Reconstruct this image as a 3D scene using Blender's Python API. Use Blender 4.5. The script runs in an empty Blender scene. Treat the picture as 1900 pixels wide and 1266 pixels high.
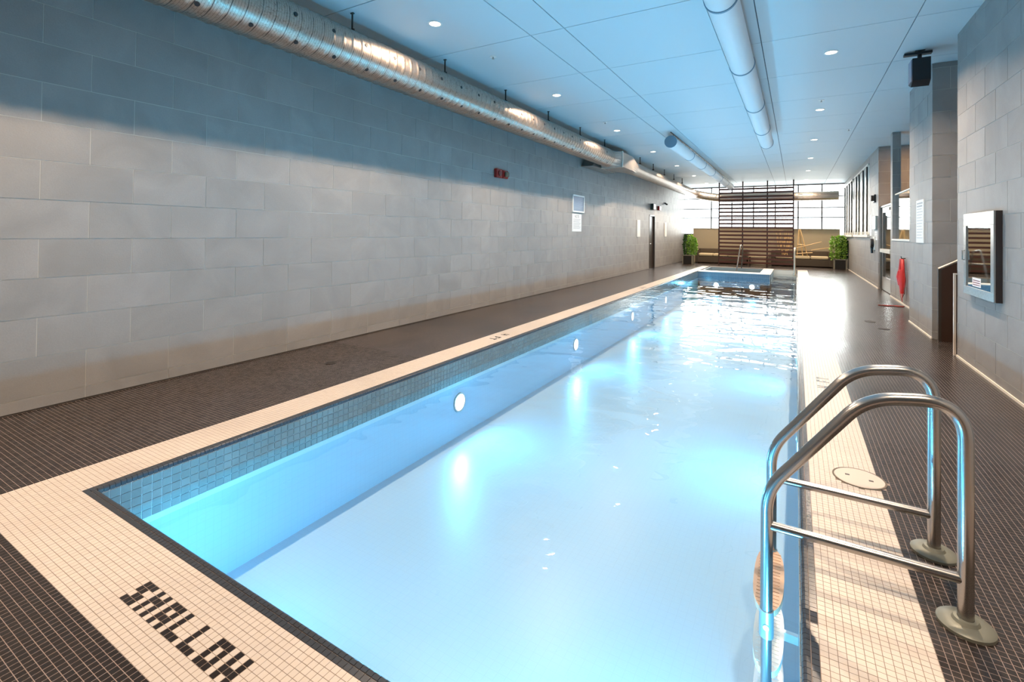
import bpy, math, random
import numpy as np
from mathutils import Matrix, Vector
random.seed(7)
SC = bpy.context.scene
COL = SC.collection
PI = math.pi

# ------------------------------------------------------------------ camera
FPX, CY = 896.685, 421.52
YAW, PITCH, ROLL, EYE = 0.53073, 0.0107347, 0.011135, 1.39
def cam_axes():
    cy, sy, cp, sp = math.cos(YAW), math.sin(YAW), math.cos(PITCH), math.sin(PITCH)
    f = Vector((-sy*cp, cy*cp, sp)); r = Vector((cy, sy, 0)); u = r.cross(f)
    cr, sr = math.cos(ROLL), math.sin(ROLL)
    return cr*r + sr*u, -sr*r + cr*u, f
R_, U_, F_ = cam_axes()
cam = bpy.data.cameras.new('camera'); camo = bpy.data.objects.new('camera', cam); COL.objects.link(camo)
cam.sensor_width = 36; cam.lens = FPX*36/1900; cam.shift_y = -(633-CY)/1900
cam.clip_start = 0.05; cam.clip_end = 200
m = Matrix.Identity(4)
for i in range(3):
    m[i][0] = R_[i]; m[i][1] = U_[i]; m[i][2] = -F_[i]
m[2][3] = EYE
camo.matrix_world = m
SC.camera = camo

# ------------------------------------------------------------------ world, light, exposure
SC.view_settings.view_transform = 'Standard'; SC.view_settings.look = 'None'
SC.view_settings.gamma = 1; SC.view_settings.use_curve_mapping = False
SC.view_settings.exposure = 0.0
W = bpy.data.worlds.new('world'); SC.world = W; W.use_nodes = True
W.node_tree.nodes['Background'].inputs[0].default_value = (0.95, 0.97, 1.0, 1)
W.node_tree.nodes['Background'].inputs[1].default_value = 5.5
sun = bpy.data.lights.new('added_daylight', 'SUN'); sun.energy = 9.0; sun.angle = math.radians(50); sun.color = (1, .97, .92)  # added soft lamp boosting the daylight from the far windows
suno = bpy.data.objects.new('added_daylight', sun); COL.objects.link(suno); suno.rotation_euler = Vector((.06, -1, -.30)).to_track_quat('-Z', 'Y').to_euler()
LAMP_COL = (1.0, 0.75, 0.53); LAMP_W = 90.0          # ceiling downlights
POOL_COL = (0.085, 0.52, 0.86); POOL_W = 76.0          # underwater lights
SPA_W = 12.0
WARM_W = 60.0

Z_CEIL = 3.77
XL, XR = -4.97, 1.63
YB, YF = -4.0, 26.2
P = 0.0257                                            # mosaic pitch
GX, GY = -3.24, 0.736                                 # mosaic grid origin
PX0, PX1, PY0 = -3.24, GX+129*P, GY+13*P              # outer pool edge (nosing)
PYS, PYN = 19.45, 22.55                               # spa front wall, notch end
NOS = 0.05
WATER = -0.18
POOLZ = -0.86
SPX1 = -0.78                                          # right end of the spa block

# ------------------------------------------------------------------ materials
MATS = {}
def mat(name, color=(.8,.8,.8), rough=.5, metal=0.0, spec=.5, emit=None, estr=0):
    if name in MATS: return MATS[name]
    M = bpy.data.materials.new(name); M.use_nodes = True
    b = M.node_tree.nodes['Principled BSDF']
    b.inputs['Base Color'].default_value = (*color, 1); b.inputs['Roughness'].default_value = rough
    b.inputs['Metallic'].default_value = metal; b.inputs['Specular IOR Level'].default_value = spec
    if emit:
        b.inputs['Emission Color'].default_value = (*emit, 1); b.inputs['Emission Strength'].default_value = estr
    MATS[name] = M
    return M
class NT:
    def __init__(s, M): s.t = M.node_tree; s.b = s.t.nodes.get('Principled BSDF')
    def n(s, typ, **kw):
        x = s.t.nodes.new(typ)
        for k, v in kw.items(): setattr(x, k, v)
        return x
    def l(s, a, b): s.t.links.new(a, b)
    def math(s, op, a, b=None, c=None):
        x = s.n('ShaderNodeMath', operation=op)
        for i, v in enumerate((a, b, c)):
            if v is None: continue
            if isinstance(v, (int, float)): x.inputs[i].default_value = v
            else: s.l(v, x.inputs[i])
        return x.outputs[0]
    def mix(s, f, a, b):
        x = s.n('ShaderNodeMix', data_type='RGBA')
        for i, v in ((0, f), (6, a), (7, b)):
            if isinstance(v, (int, float)): x.inputs[i].default_value = v
            elif isinstance(v, tuple): x.inputs[i].default_value = (*v, 1)
            else: s.l(v, x.inputs[i])
        return x.outputs[2]
    def noise(s, vec, scale, detail=3, rough=.5, dist=0):
        x = s.n('ShaderNodeTexNoise'); x.inputs['Scale'].default_value = scale
        x.inputs['Detail'].default_value = detail; x.inputs['Roughness'].default_value = rough
        x.inputs['Distortion'].default_value = dist
        if vec is not None: s.l(vec, x.inputs['Vector'])
        return x.outputs['Fac']
    def ramp(s, f, a, b):
        x = s.n('ShaderNodeMapRange'); s.l(f, x.inputs[0]); x.inputs[1].default_value = a; x.inputs[2].default_value = b
        return x.outputs[0]
    def pos(s): return s.n('ShaderNodeNewGeometry').outputs['Position']
    def sep(s, v):
        x = s.n('ShaderNodeSeparateXYZ'); s.l(v, x.inputs[0]); return x.outputs
    def comb(s, a, b, c):
        x = s.n('ShaderNodeCombineXYZ')
        for i, v in enumerate((a, b, c)):
            if isinstance(v, (int, float)): x.inputs[i].default_value = v
            else: s.l(v, x.inputs[i])
        return x.outputs[0]
    def bump(s, h, strength, dist=.01):
        x = s.n('ShaderNodeBump'); x.inputs['Strength'].default_value = strength; x.inputs['Distance'].default_value = dist
        s.l(h, x.inputs['Height']); return x.outputs[0]

def stone(name, base, var, rough=.55, grain=.25):
    M = mat(name, base, rough); t = NT(M)
    g = t.n('ShaderNodeNewGeometry'); oi = t.n('ShaderNodeObjectInfo')
    rnd = t.math('FRACT', t.math('ADD', g.outputs['Random Per Island'], oi.outputs['Random']))
    p = g.outputs['Position']
    off = t.n('ShaderNodeVectorMath', operation='SCALE'); cx = t.comb(rnd, t.math('MULTIPLY', rnd, 7.3), t.math('MULTIPLY', rnd, 3.1))
    t.l(cx, off.inputs[0]); off.inputs['Scale'].default_value = 40
    ad = t.n('ShaderNodeVectorMath', operation='ADD'); t.l(p, ad.inputs[0]); t.l(off.outputs[0], ad.inputs[1])
    big = t.noise(ad.outputs[0], 1.6, 4, .55, 1.2); fine = t.noise(p, 90, 3, .7)
    dark = tuple(c*(1-var) for c in base); lite = tuple(min(1, c*(1+var)) for c in base)
    c = t.mix(t.ramp(big, .3, .7), dark, lite)
    c = t.mix(t.math('MULTIPLY', rnd, .30), c, tuple(c_*0.78 for c_ in base))
    c = t.mix(t.math('MULTIPLY', t.ramp(fine, .35, .75), .25), c, tuple(c_*0.7 for c_ in base))
    t.l(c, t.b.inputs['Base Color'])
    if grain: t.l(t.bump(fine, grain, .004), t.b.inputs['Normal'])
    return M
WALL = stone('grey stone wall tile', (.29, .28, .27), .13)
BROWN = WALL
GROUT = mat('pale wall grout', (.50, .48, .45), .8)

def mosaic(name, base, grout, rough, var, wet=False, gy_w=.036):
    M = mat(name, base, rough, 0, .5); t = NT(M)
    x, y, z = t.sep(t.pos())
    gx = t.math('DIVIDE', t.math('SUBTRACT', x, GX), P); gy = t.math('DIVIDE', t.math('SUBTRACT', y, GY), P)
    wn = t.n('ShaderNodeTexWhiteNoise'); t.l(t.comb(t.math('FLOOR', gx), t.math('FLOOR', gy), 0), wn.inputs['Vector'])
    fx, fy = t.math('FRACT', gx), t.math('FRACT', gy)
    G = .036
    ex = t.math('MINIMUM', fx, t.math('SUBTRACT', 1, fx)); ey = t.math('MINIMUM', fy, t.math('SUBTRACT', 1, fy))
    isg = t.math('MAXIMUM', t.math('LESS_THAN', ex, G), t.math('LESS_THAN', ey, gy_w))
    st = t.noise(t.pos(), 1.1, 5, .6, .6)
    c = t.mix(t.math('MULTIPLY', wn.outputs[0], var), base, tuple(c_*.55 for c_ in base))
    c = t.mix(t.math('MULTIPLY', t.ramp(st, .42, .72), .45), c, tuple(c_*.62 for c_ in base))
    gc = t.mix(t.ramp(st, .45, .62), grout, tuple(c_*(.28 if wet else .8) for c_ in grout))
    c = t.mix(isg, c, gc)
    t.l(c, t.b.inputs['Base Color'])
    r = t.math('ADD', t.math('MULTIPLY', isg, .35), t.math('SUBTRACT', rough, t.math('MULTIPLY', t.ramp(st, .5, .7), .08 if wet else .05)))
    t.l(r, t.b.inputs['Roughness'])
    t.l(t.bump(t.math('SUBTRACT', 1, isg), .25, .001), t.b.inputs['Normal'])
    return M
DGROUT = (.25, .20, .175)
BGROUT = (.20, .155, .12)
DARK = mosaic('dark brown deck mosaic', (.020, .014, .0125), DGROUT, .27, .5, True)
BEIGE = mosaic('cream coping mosaic', (.57, .505, .45), BGROUT, .36, .14)
DARKF = mosaic('dark brown deck mosaic seen far', (.020, .014, .0125), DGROUT, .27, .5, True, .022)
BEIGEF = mosaic('cream coping mosaic seen far', (.57, .505, .45), BGROUT, .36, .14, False, .024)
GD = mat('deck grout pale', DGROUT, .85); GB = mat('coping grout brown', BGROUT, .85)
NOSM = mat('dark glazed nosing', (.035, .04, .05), .22)

CEILM = mat('white painted ceiling board', (.57, .66, .70), .55)
GAP = mat('black ceiling joint', (.10, .12, .14), .9)
def pool_tiles():
    M = mat('white pool mosaic', (.25, .37, .47), .35); t = NT(M)
    x, y, z = t.sep(t.pos()); q = .0504
    e = None
    for c in (x, y, z):
        f = t.math('FRACT', t.math('DIVIDE', t.math('ADD', c, 10.0213), q))
        f = t.math('MINIMUM', f, t.math('SUBTRACT', 1, f))
        e = f if e is None else t.math('MINIMUM', e, f)
    g = t.math('LESS_THAN', e, .03)
    t.l(t.mix(t.math('MULTIPLY', g, .4), (.25, .37, .47), (.22, .31, .41)), t.b.inputs['Base Color'])
    return M
POOLM = pool_tiles()
WLT = stone('blue grey glazed waterline tile', (.16, .185, .185), .18, .15, 0)
WLG = mat('white waterline grout', (.60, .66, .68), .7)
PALE = mat('pale submerged trim tile', (.36, .46, .50), .3)

def steel(name, col, rough, grime=0, wear=(.3,.22,.18)):
    M = mat(name, col, rough, 1.0); t = NT(M)
    n = t.noise(t.pos(), 55, 5, .75); c = col
    if grime:
        big = t.noise(t.pos(), 2.2, 4, .6)
        f = t.math('MULTIPLY', t.ramp(n, .50, .66), t.math('ADD', .25, t.ramp(big, .35, .65)))
        t.l(t.mix(t.math('MULTIPLY', f, grime), col, wear), t.b.inputs['Base Color'])
        t.l(t.math('ADD', rough, t.math('MULTIPLY', f, .25)), t.b.inputs['Roughness'])
    return M
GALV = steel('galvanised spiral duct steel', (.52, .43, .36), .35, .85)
def seam_shade(M, s0):  # darkens the rib lines in the colour, painting in groove shade
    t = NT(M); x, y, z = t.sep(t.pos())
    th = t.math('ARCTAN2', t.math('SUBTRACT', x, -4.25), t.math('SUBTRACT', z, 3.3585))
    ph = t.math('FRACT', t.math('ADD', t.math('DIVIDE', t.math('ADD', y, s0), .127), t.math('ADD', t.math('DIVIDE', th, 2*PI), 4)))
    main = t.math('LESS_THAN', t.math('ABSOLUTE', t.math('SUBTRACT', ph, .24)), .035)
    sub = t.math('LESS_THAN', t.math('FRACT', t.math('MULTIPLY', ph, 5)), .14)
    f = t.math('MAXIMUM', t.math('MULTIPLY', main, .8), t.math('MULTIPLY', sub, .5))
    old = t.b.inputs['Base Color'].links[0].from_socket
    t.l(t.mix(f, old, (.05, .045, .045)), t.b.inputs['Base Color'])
seam_shade(GALV, 1.8)
GALV2 = steel('plain galvanised sheet', (.45, .42, .39), .38, .4)
CHROME = steel('brushed stainless tube', (.40, .385, .37), .24)
STEEL2 = steel('worn stainless sheet', (.44, .42, .39), .34, .3, (.35,.3,.25))
FABRIC = mat('white fabric duct', (.78, .80, .82), .6)
RING = mat('blue grey duct hoop', (.16, .26, .34), .5)
BLACK = mat('black plastic', (.012, .012, .014), .4)
DKMETAL = mat('dark bronze metal', (.055, .045, .038), .4, .3)  # on the window fins this dark colour stands in for shade
WHITE = mat('white plastic', (.80, .80, .78), .4)
PAPER = mat('white paper notice', (.82, .82, .80), .7)
INK = mat('grey print', (.22, .22, .24), .7)
RED = mat('dark red enamel', (.30, .015, .012), .25)
REDC = mat('red rescue hose', (.62, .035, .03), .4)
WOODR = mat('red brown slat wood', (.09, .027, .017), .45)
YWOOD = mat('pale yellow wood', (.60, .42, .20), .5)
SOFA = mat('dark brown wicker', (.07, .052, .035), .7)
CUSH = mat('cream cushion fabric', (.62, .52, .34), .85)
LEAF = mat('bright green leaf', (.26, .46, .06), .5)
LEAF2 = mat('deep green leaf', (.04, .13, .02), .5)
SOIL = mat('dark soil', (.03, .02, .012), .9)
LOWW = mat('tan painted low wall', (.36, .31, .22), .7)
SILL = mat('pale stone sill', (.70, .68, .62), .5)
MIRROR = mat('dark reflective glass', (.55, .58, .58), .03, 1.0)
PALEPANE = mat('pane with painted pale reflection', (.66, .68, .62), .3)  # pale tone paints in the glass reflecting the bright far windows
DOORM = mat('dark brown door leaf', (.030, .022, .018), .35)
LAMPE = mat('lit downlight lens', (1, 1, 1), .4, emit=(1, .9, .75), estr=14)
POOLE = mat('lit underwater lens', (1, 1, 1), .4, emit=(.85, .95, 1), estr=5)
CREAM = mat('cream plastic lid', (.52, .45, .40), .45)
BOARD = mat('blue grey notice board', (.10, .17, .27), .3)
PLATE = mat('dull flange metal', (.17, .175, .145), .45, .3)

def glassmat(name, tint=(.95, .98, .98), k=.06):
    M = bpy.data.materials.new(name); M.use_nodes = True; t = NT(M); t.t.nodes.remove(t.b)
    lw = t.n('ShaderNodeLayerWeight'); lw.inputs[0].default_value = .15
    tr = t.n('ShaderNodeBsdfTransparent'); tr.inputs[0].default_value = (*tint, 1)
    gl = t.n('ShaderNodeBsdfGlossy'); gl.inputs['Roughness'].default_value = .02
    mx = t.n('ShaderNodeMixShader'); f = t.math('ADD', k, t.math('MULTIPLY', lw.outputs['Fresnel'], .8))
    t.l(f, mx.inputs[0]); t.l(tr.outputs[0], mx.inputs[1]); t.l(gl.outputs[0], mx.inputs[2])
    t.l(mx.outputs[0], t.t.nodes['Material Output'].inputs[0]); MATS[name] = M
    return M
GLASS = glassmat('clear window glass')
def watermat():
    M = bpy.data.materials.new('clear pool water'); M.use_nodes = True; t = NT(M); t.t.nodes.remove(t.b)
    p = t.pos()
    mp = t.n('ShaderNodeMapping'); t.l(p, mp.inputs[0]); mp.inputs['Scale'].default_value = (1.0, 1.25, 1)
    n1 = t.noise(mp.outputs[0], 1.7, 1, .4, .6)
    n2 = t.noise(mp.outputs[0], 5.5, 0.0, .5)
    h = t.math('ADD', n1, t.math('MULTIPLY', n2, .16))
    nb = t.bump(h, 1.0, .022)
    g = t.n('ShaderNodeNewGeometry')
    dt = t.n('ShaderNodeVectorMath', operation='DOT_PRODUCT'); t.l(nb, dt.inputs[0]); t.l(g.outputs['Incoming'], dt.inputs[1])
    c = t.math('ABSOLUTE', dt.outputs['Value'])
    fr = t.math('ADD', .02, t.math('MULTIPLY', .98, t.math('POWER', t.math('SUBTRACT', 1, t.math('MINIMUM', c, 1)), 5)))
    tr = t.n('ShaderNodeBsdfTransparent'); tr.inputs[0].default_value = (.94, .985, 1, 1)
    gl = t.n('ShaderNodeBsdfGlossy'); gl.inputs['Roughness'].default_value = .0; t.l(nb, gl.inputs['Normal'])
    mx = t.n('ShaderNodeMixShader'); t.l(fr, mx.inputs[0]); t.l(tr.outputs[0], mx.inputs[1]); t.l(gl.outputs[0], mx.inputs[2])
    t.l(mx.outputs[0], t.t.nodes['Material Output'].inputs[0])
    return M
WATERM = watermat()

# ------------------------------------------------------------------ mesh helpers
class MB:
    def __init__(s): s.v = []; s.f = []; s.sm = False
    def quad(s, a, b, c, d):
        i = len(s.v); s.v += [a, b, c, d]; s.f.append((i, i+1, i+2, i+3)); return s
    def box(s, x0, x1, y0, y1, z0, z1, b=0):
        if b and min(x1-x0, y1-y0, z1-z0) > 2.2*b: return s.bbox(x0, x1, y0, y1, z0, z1, b)
        i = len(s.v)
        s.v += [(x0,y0,z0),(x1,y0,z0),(x1,y1,z0),(x0,y1,z0),(x0,y0,z1),(x1,y0,z1),(x1,y1,z1),(x0,y1,z1)]
        s.f += [tuple(i+k for k in q) for q in ((0,3,2,1),(4,5,6,7),(0,1,5,4),(1,2,6,5),(2,3,7,6),(3,0,4,7))]
        return s
    def bbox(s, x0, x1, y0, y1, z0, z1, b):
        # chamfered box: 24 verts
        i = len(s.v); idx = {}
        for sx, X in ((0, x0), (1, x1)):
            for sy, Y in ((0, y0), (1, y1)):
                for sz, Z in ((0, z0), (1, z1)):
                    for ax in range(3):
                        q = [X, Y, Z]
                        for k, sg in enumerate((sx, sy, sz)):
                            if k != ax: q[k] += b if sg == 0 else -b
                        idx[(sx, sy, sz, ax)] = len(s.v); s.v.append(tuple(q))
        def I(a, b_, c, ax): return idx[(a, b_, c, ax)]
        for sx in (0, 1):
            q = [I(sx,0,0,0), I(sx,1,0,0), I(sx,1,1,0), I(sx,0,1,0)]; s.f.append(tuple(q if sx else q[::-1]))
        for sy in (0, 1):
            q = [I(0,sy,0,1), I(1,sy,0,1), I(1,sy,1,1), I(0,sy,1,1)]; s.f.append(tuple(q[::-1] if sy else q))
        for sz in (0, 1):
            q = [I(0,0,sz,2), I(1,0,sz,2), I(1,1,sz,2), I(0,1,sz,2)]; s.f.append(tuple(q if sz else q[::-1]))
        for sx in (0,1):
            for sy in (0,1):
                q = [I(sx,sy,0,0), I(sx,sy,1,0), I(sx,sy,1,1), I(sx,sy,0,1)]; s.f.append(tuple(q if (sx+sy)%2 else q[::-1]))
            for sz in (0,1):
                q = [I(sx,0,sz,0), I(sx,1,sz,0), I(sx,1,sz,2), I(sx,0,sz,2)]; s.f.append(tuple(q[::-1] if (sx+sz)%2 else q))
        for sy in (0,1):
            for sz in (0,1):
                q = [I(0,sy,sz,1), I(1,sy,sz,1), I(1,sy,sz,2), I(0,sy,sz,2)]; s.f.append(tuple(q if (sy+sz)%2 else q[::-1]))
        for sx in (0,1):
            for sy in (0,1):
                for sz in (0,1):
                    q = [I(sx,sy,sz,0), I(sx,sy,sz,1), I(sx,sy,sz,2)]; s.f.append(tuple(q if (sx+sy+sz)%2 else q[::-1]))
        return s
    def tube(s, pts, r, n=14, caps=True, rr=None):
        pts = [Vector(p) for p in pts]; i0 = len(s.v); up = None
        for k, p in enumerate(pts):
            d = (pts[min(k+1, len(pts)-1)] - pts[max(k-1, 0)]).normalized()
            if up is None:
                up = Vector((0, 0, 1)) if abs(d.z) < .9 else Vector((0, 1, 0))
            a = (up - d*up.dot(d)).normalized(); b = d.cross(a); up = a
            rk = rr[k] if rr else r
            for j in range(n):
                t = 2*PI*j/n; s.v.append(tuple(p + a*rk*math.cos(t) + b*rk*math.sin(t)))
        for k in range(len(pts)-1):
            for j in range(n):
                a = i0+k*n+j; b = i0+k*n+(j+1) % n
                s.f.append((a, b, b+n, a+n))
        if caps:
            s.f.append(tuple(i0+j for j in range(n))[::-1]); s.f.append(tuple(i0+(len(pts)-1)*n+j for j in range(n)))
        s.sm = True
        return s
    def cyl(s, p0, p1, r, n=20): return s.tube([p0, p1], r, n)
    def ring(s, c, axis, r0, r1, h, n=28):
        # flat annulus with thickness h, extruded from c along axis
        c = Vector(c); d = Vector(axis).normalized(); a = Vector((0,0,1)) if abs(d.z) < .9 else Vector((1,0,0))
        a = (a - d*a.dot(d)).normalized(); b = d.cross(a); i = len(s.v)
        for (rr, hh) in ((r0, 0), (r1, 0), (r1, h), (r0, h)):
            for j in range(n):
                t = 2*PI*j/n; s.v.append(tuple(c + d*hh + a*rr*math.cos(t) + b*rr*math.sin(t)))
        for q in range(4):
            for j in range(n):
                A = i+q*n; B = i+((q+1) % 4)*n
                s.f.append((A+j, A+(j+1) % n, B+(j+1) % n, B+j))
        return s
    def disc(s, c, axis, r, h, n=24):
        c = Vector(c); d = Vector(axis).normalized()
        return s.tube([c, c+d*h], r, n)
    def lathe(s, c, prof, n=28):
        i = len(s.v)
        for (r, z) in prof:
            for j in range(n):
                t = 2*PI*j/n; s.v.append((c[0]+r*math.cos(t), c[1]+r*math.sin(t), c[2]+z))
        for k in range(len(prof)-1):
            for j in range(n):
                a = i+k*n+j; b = i+k*n+(j+1) % n; s.f.append((a, b, b+n, a+n))
        s.sm = True
        return s
    def prism(s, pts, axis, a0, a1):
        # pts 2D polygon; axis 'x' -> pts are (y,z); 'y' -> (x,z); 'z' -> (x,y)
        def mk(p, a): return (a, p[0], p[1]) if axis == 'x' else ((p[0], a, p[1]) if axis == 'y' else (p[0], p[1], a))
        i = len(s.v); n = len(pts)
        s.v += [mk(p, a0) for p in pts] + [mk(p, a1) for p in pts]
        s.f.append(tuple(range(i, i+n))); s.f.append(tuple(range(i+n, i+2*n))[::-1])
        for k in range(n): s.f.append((i+k, i+n+k, i+n+(k+1) % n, i+(k+1) % n))
        return s
    def mesh(s, name, m_, fix=True):
        me = bpy.data.meshes.new(name); me.from_pydata(s.v, [], s.f)
        for q in (m_ if isinstance(m_, (list, tuple)) else [m_]): me.materials.append(q)
        if fix:
            import bmesh
            bm = bmesh.new(); bm.from_mesh(me); bmesh.ops.recalc_face_normals(bm, faces=bm.faces); bm.to_mesh(me); bm.free()
        if s.sm:
            for p in me.polygons: p.use_smooth = len(p.vertices) == 4
            me.set_sharp_from_angle(angle=math.radians(40))
        me.update(); return me
    def obj(s, name, m_, parent=None, loc=None, fix=True):
        o = bpy.data.objects.new(name, s.mesh(name, m_, fix)); COL.objects.link(o)
        if parent is not None: o.parent = parent
        if loc is not None: o.location = loc
        return o
def tag(o, label=None, cat=None, group=None, kind=None):
    if label: o['label'] = label
    if cat: o['category'] = cat
    if group: o['group'] = group
    if kind: o['kind'] = kind
    return o
def empty(name, loc=(0, 0, 0)):
    o = bpy.data.objects.new(name, None); COL.objects.link(o); o.location = loc; o.empty_display_size = .1
    return o
def thing(name, label, cat, loc=(0, 0, 0), group=None): return tag(empty(name, loc), label, cat, group)
def copy_tree(o, parent=None):
    c = o.copy(); COL.objects.link(c); c.parent = parent
    for ch in list(o.children): copy_tree(ch, c)
    return c
def inst(src, loc, parent=None):
    c = bpy.data.objects.new(src.name.split('.')[0], src.data); COL.objects.link(c); c.parent = parent; c.location = loc
    return c
def fillet(pts, rad, n=8):
    pts = [Vector(p) for p in pts]; out = [pts[0]]
    for k in range(1, len(pts)-1):
        a, b, c = pts[k-1], pts[k], pts[k+1]; r = rad[k-1] if isinstance(rad, (list, tuple)) else rad
        d1 = (a-b).normalized(); d2 = (c-b).normalized()
        L = min(r, (a-b).length*.49, (c-b).length*.49)
        p, q = b+d1*L, b+d2*L
        for j in range(n+1):
            t = j/n; out.append(p*(1-t)**2 + b*2*t*(1-t) + q*t*t)
    out.append(pts[-1]); return out
def text(body, size, m_, parent, M4, name='lettering', depth=.0004, align='CENTER'):
    cu = bpy.data.curves.new(name, 'FONT'); cu.body = body; cu.size = size; cu.align_x = align; cu.align_y = 'CENTER'; cu.extrude = depth
    o = bpy.data.objects.new(name, cu); COL.objects.link(o)
    bpy.context.view_layer.update()
    me = bpy.data.meshes.new_from_object(o.evaluated_get(bpy.context.evaluated_depsgraph_get()))
    bpy.data.objects.remove(o); me.materials.clear(); me.materials.append(m_)
    o = bpy.data.objects.new(name, me); COL.objects.link(o); o.parent = parent; o.matrix_local = M4
    return o
def campx(p):
    v = Vector(p) - Vector((0, 0, EYE)); w = v.dot(F_)
    if w < .1: return None
    return (950+FPX*v.dot(R_)/w, CY-FPX*v.dot(U_)/w, w)

# ------------------------------------------------------------------ tiled walls
ROWS = [0, .1] + [.1+.3*k for k in range(1, 13)] + [Z_CEIL]
def cut(rects, hole):
    out = []
    for (a, b, c, d) in rects:
        A, B, C, D = hole
        if A >= b or B <= a or C >= d or D <= c: out.append((a, b, c, d)); continue
        if A > a: out.append((a, A, c, d))
        if B < b: out.append((B, b, c, d))
        a2, b2 = max(a, A), min(b, B)
        if C > c: out.append((a2, b2, c, C))
        if D < d: out.append((a2, b2, D, d))
    return [r for r in out if r[1]-r[0] > .012 and r[3]-r[2] > .012]
def tiled(root, axis, pos, sg, u0, u1, z0=0, z1=Z_CEIL, ja=1.352, holes=(), budget=300, top=False):
    """tiles on plane axis=pos, outward normal sg; u runs along the other horizontal axis"""
    rects = []
    for k in range(len(ROWS)-1):
        za, zb = max(ROWS[k], z0), min(ROWS[k+1], z1)
        if zb-za < .02: continue
        off = ja + (0 if k % 2 == 0 else .3)
        if k == 0: off = ja+.3
        s = off + math.floor((u0-off)/.6)*.6
        while s < u1:
            a, b = max(s, u0), min(s+.6, u1)
            if b-a > .01: rects.append((a, b, za, zb))
            s += .6
    for h in holes: rects = cut(rects, h)
    g = .0025
    def place(a, b, c, d):
        return ((pos, (a+b)/2, (c+d)/2) if axis == 'x' else ((a+b)/2, pos, (c+d)/2))
    def local(mb, a, b, c, d, o=(0, 0, 0), jit=0):
        hu, hz = (b-a)/2-g, (d-c)/2-g; t0, t1 = (-.008, 0+jit) if sg > 0 else (0-jit, .008)
        if axis == 'x': mb.box(o[0]+t0, o[0]+t1, o[1]-hu, o[1]+hu, o[2]-hz, o[2]+hz)
        else: mb.box(o[0]-hu, o[0]+hu, o[1]+t0, o[1]+t1, o[2]-hz, o[2]+hz)
    def size(r):
        c = campx(place(*r))
        if c is None or not (-250 < c[0] < 2150 and -250 < c[1] < 1500): return 0
        return (r[1]-r[0])*(r[3]-r[2])/c[2]**2
    rects.sort(key=size, reverse=True)
    shared = {}; rest = MB()
    for i, r in enumerate(rects):
        if i < budget and size(r) > 0:
            key = (round(r[1]-r[0], 3), round(r[3]-r[2], 3), i % 3)
            p = place(*r)
            if key not in shared:
                mb = MB(); local(mb, *r, jit=(.0, .0008, .0015)[i % 3]); shared[key] = mb.obj('tile', WALL, root, p)
            else: inst(shared[key], p, root)
        else: local(rest, *r, o=place(*r), jit=random.uniform(0, .0015))
    if rest.v:
        tag(rest.obj('tile_field', WALL, root), kind='stuff')
def slab(name, axis, pos, sg, th, u0, u1, z0=0, z1=Z_CEIL, holes=()):
    mb = MB(); rects = [(u0, u1, z0, z1)]
    for h in holes: rects = cut(rects, h)
    a, b = (pos-.002-th, pos-.002) if sg > 0 else (pos+.002, pos+.002+th)
    for (p, q, c, d) in rects:
        mb.box(a, b, p, q, c, d) if axis == 'x' else mb.box(p, q, a, b, c, d)
    return tag(mb.obj(name, GROUT), kind='structure')

# left wall with the door opening
DY0, DY1, DZ = 19.15, 20.02, 2.15
dh = [(DY0, DY1, -1, DZ)]
wl = slab('wall_left', 'x', XL, 1, .25, YB, YF, holes=dh)
tiled(wl, 'x', XL, 1, YB, YF, ja=1.352, holes=dh, budget=300)
# right wall: near block
wr = slab('wall_right', 'x', XR, -1, .3, YB, 7.5)
tiled(wr, 'x', XR, -1, 2.5, 7.5, ja=5.95, budget=300)
# pillar between niche and corridor
wp = slab('wall_pillar', 'x', 1.61, -1, .3, 8.615, 10.13)
tiled(wp, 'x', 1.61, -1, 8.6, 10.13, ja=9.77, budget=80)
wn = slab('wall_niche', 'y', 8.6, -1, .3, 1.63, 4.2)
tiled(wn, 'y', 8.6, -1, 1.613, 4.2, ja=1.797, budget=60)
# parapet, pier, door opening, end wall
gl0, gl1 = 10.13, 13.87
wq = slab('wall_corridor', 'x', 1.90, -1, .14, gl0, 14.12, holes=[(gl0-1, gl1+.015, 1.31, 9)])
tiled(wq, 'x', 1.90, -1, gl0, 14.12, ja=11.3, holes=[(gl0-1, gl1, 1.31, 9)], budget=80)
wpier = slab('wall_pier', 'y', 13.87, -1, .24, 1.905, 2.05, z0=1.31)
tiled(wpier, 'y', 13.87, -1, 1.902, 2.05, z0=1.31, ja=2.3, budget=20)
we = slab('wall_end', 'y', 15.95, -1, .3, 1.895, 4.2)
tiled(we, 'y', 15.95, -1, 1.892, 4.2, ja=2.2, budget=60)
# far right wall with the two finned windows
wh = [(17.75, 21.75, 1.42, 3.56), (22.35, 25.95, 1.42, 3.56)]
w3 = slab('wall_far_right', 'x', 1.89, -1, .3, 15.965, YF, holes=wh)
tiled(w3, 'x', 1.89, -1, 15.95, YF, ja=16.35, holes=wh, budget=120)
# walls out of the picture that close the room
tag(MB().box(XL-.3, XR+.3, YB-.2, YB, 0, Z_CEIL).obj('wall_back', WALL), kind='structure')
tag(MB().box(4.2, 4.4, 7.5, 16.25, 0, Z_CEIL).box(1.93, 4.2, 7.3, 7.5, 0, Z_CEIL).box(1.91, 4.2, 9.9, 10.13, 0, Z_CEIL).obj('wall_inner', WALL), kind='structure')

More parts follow.
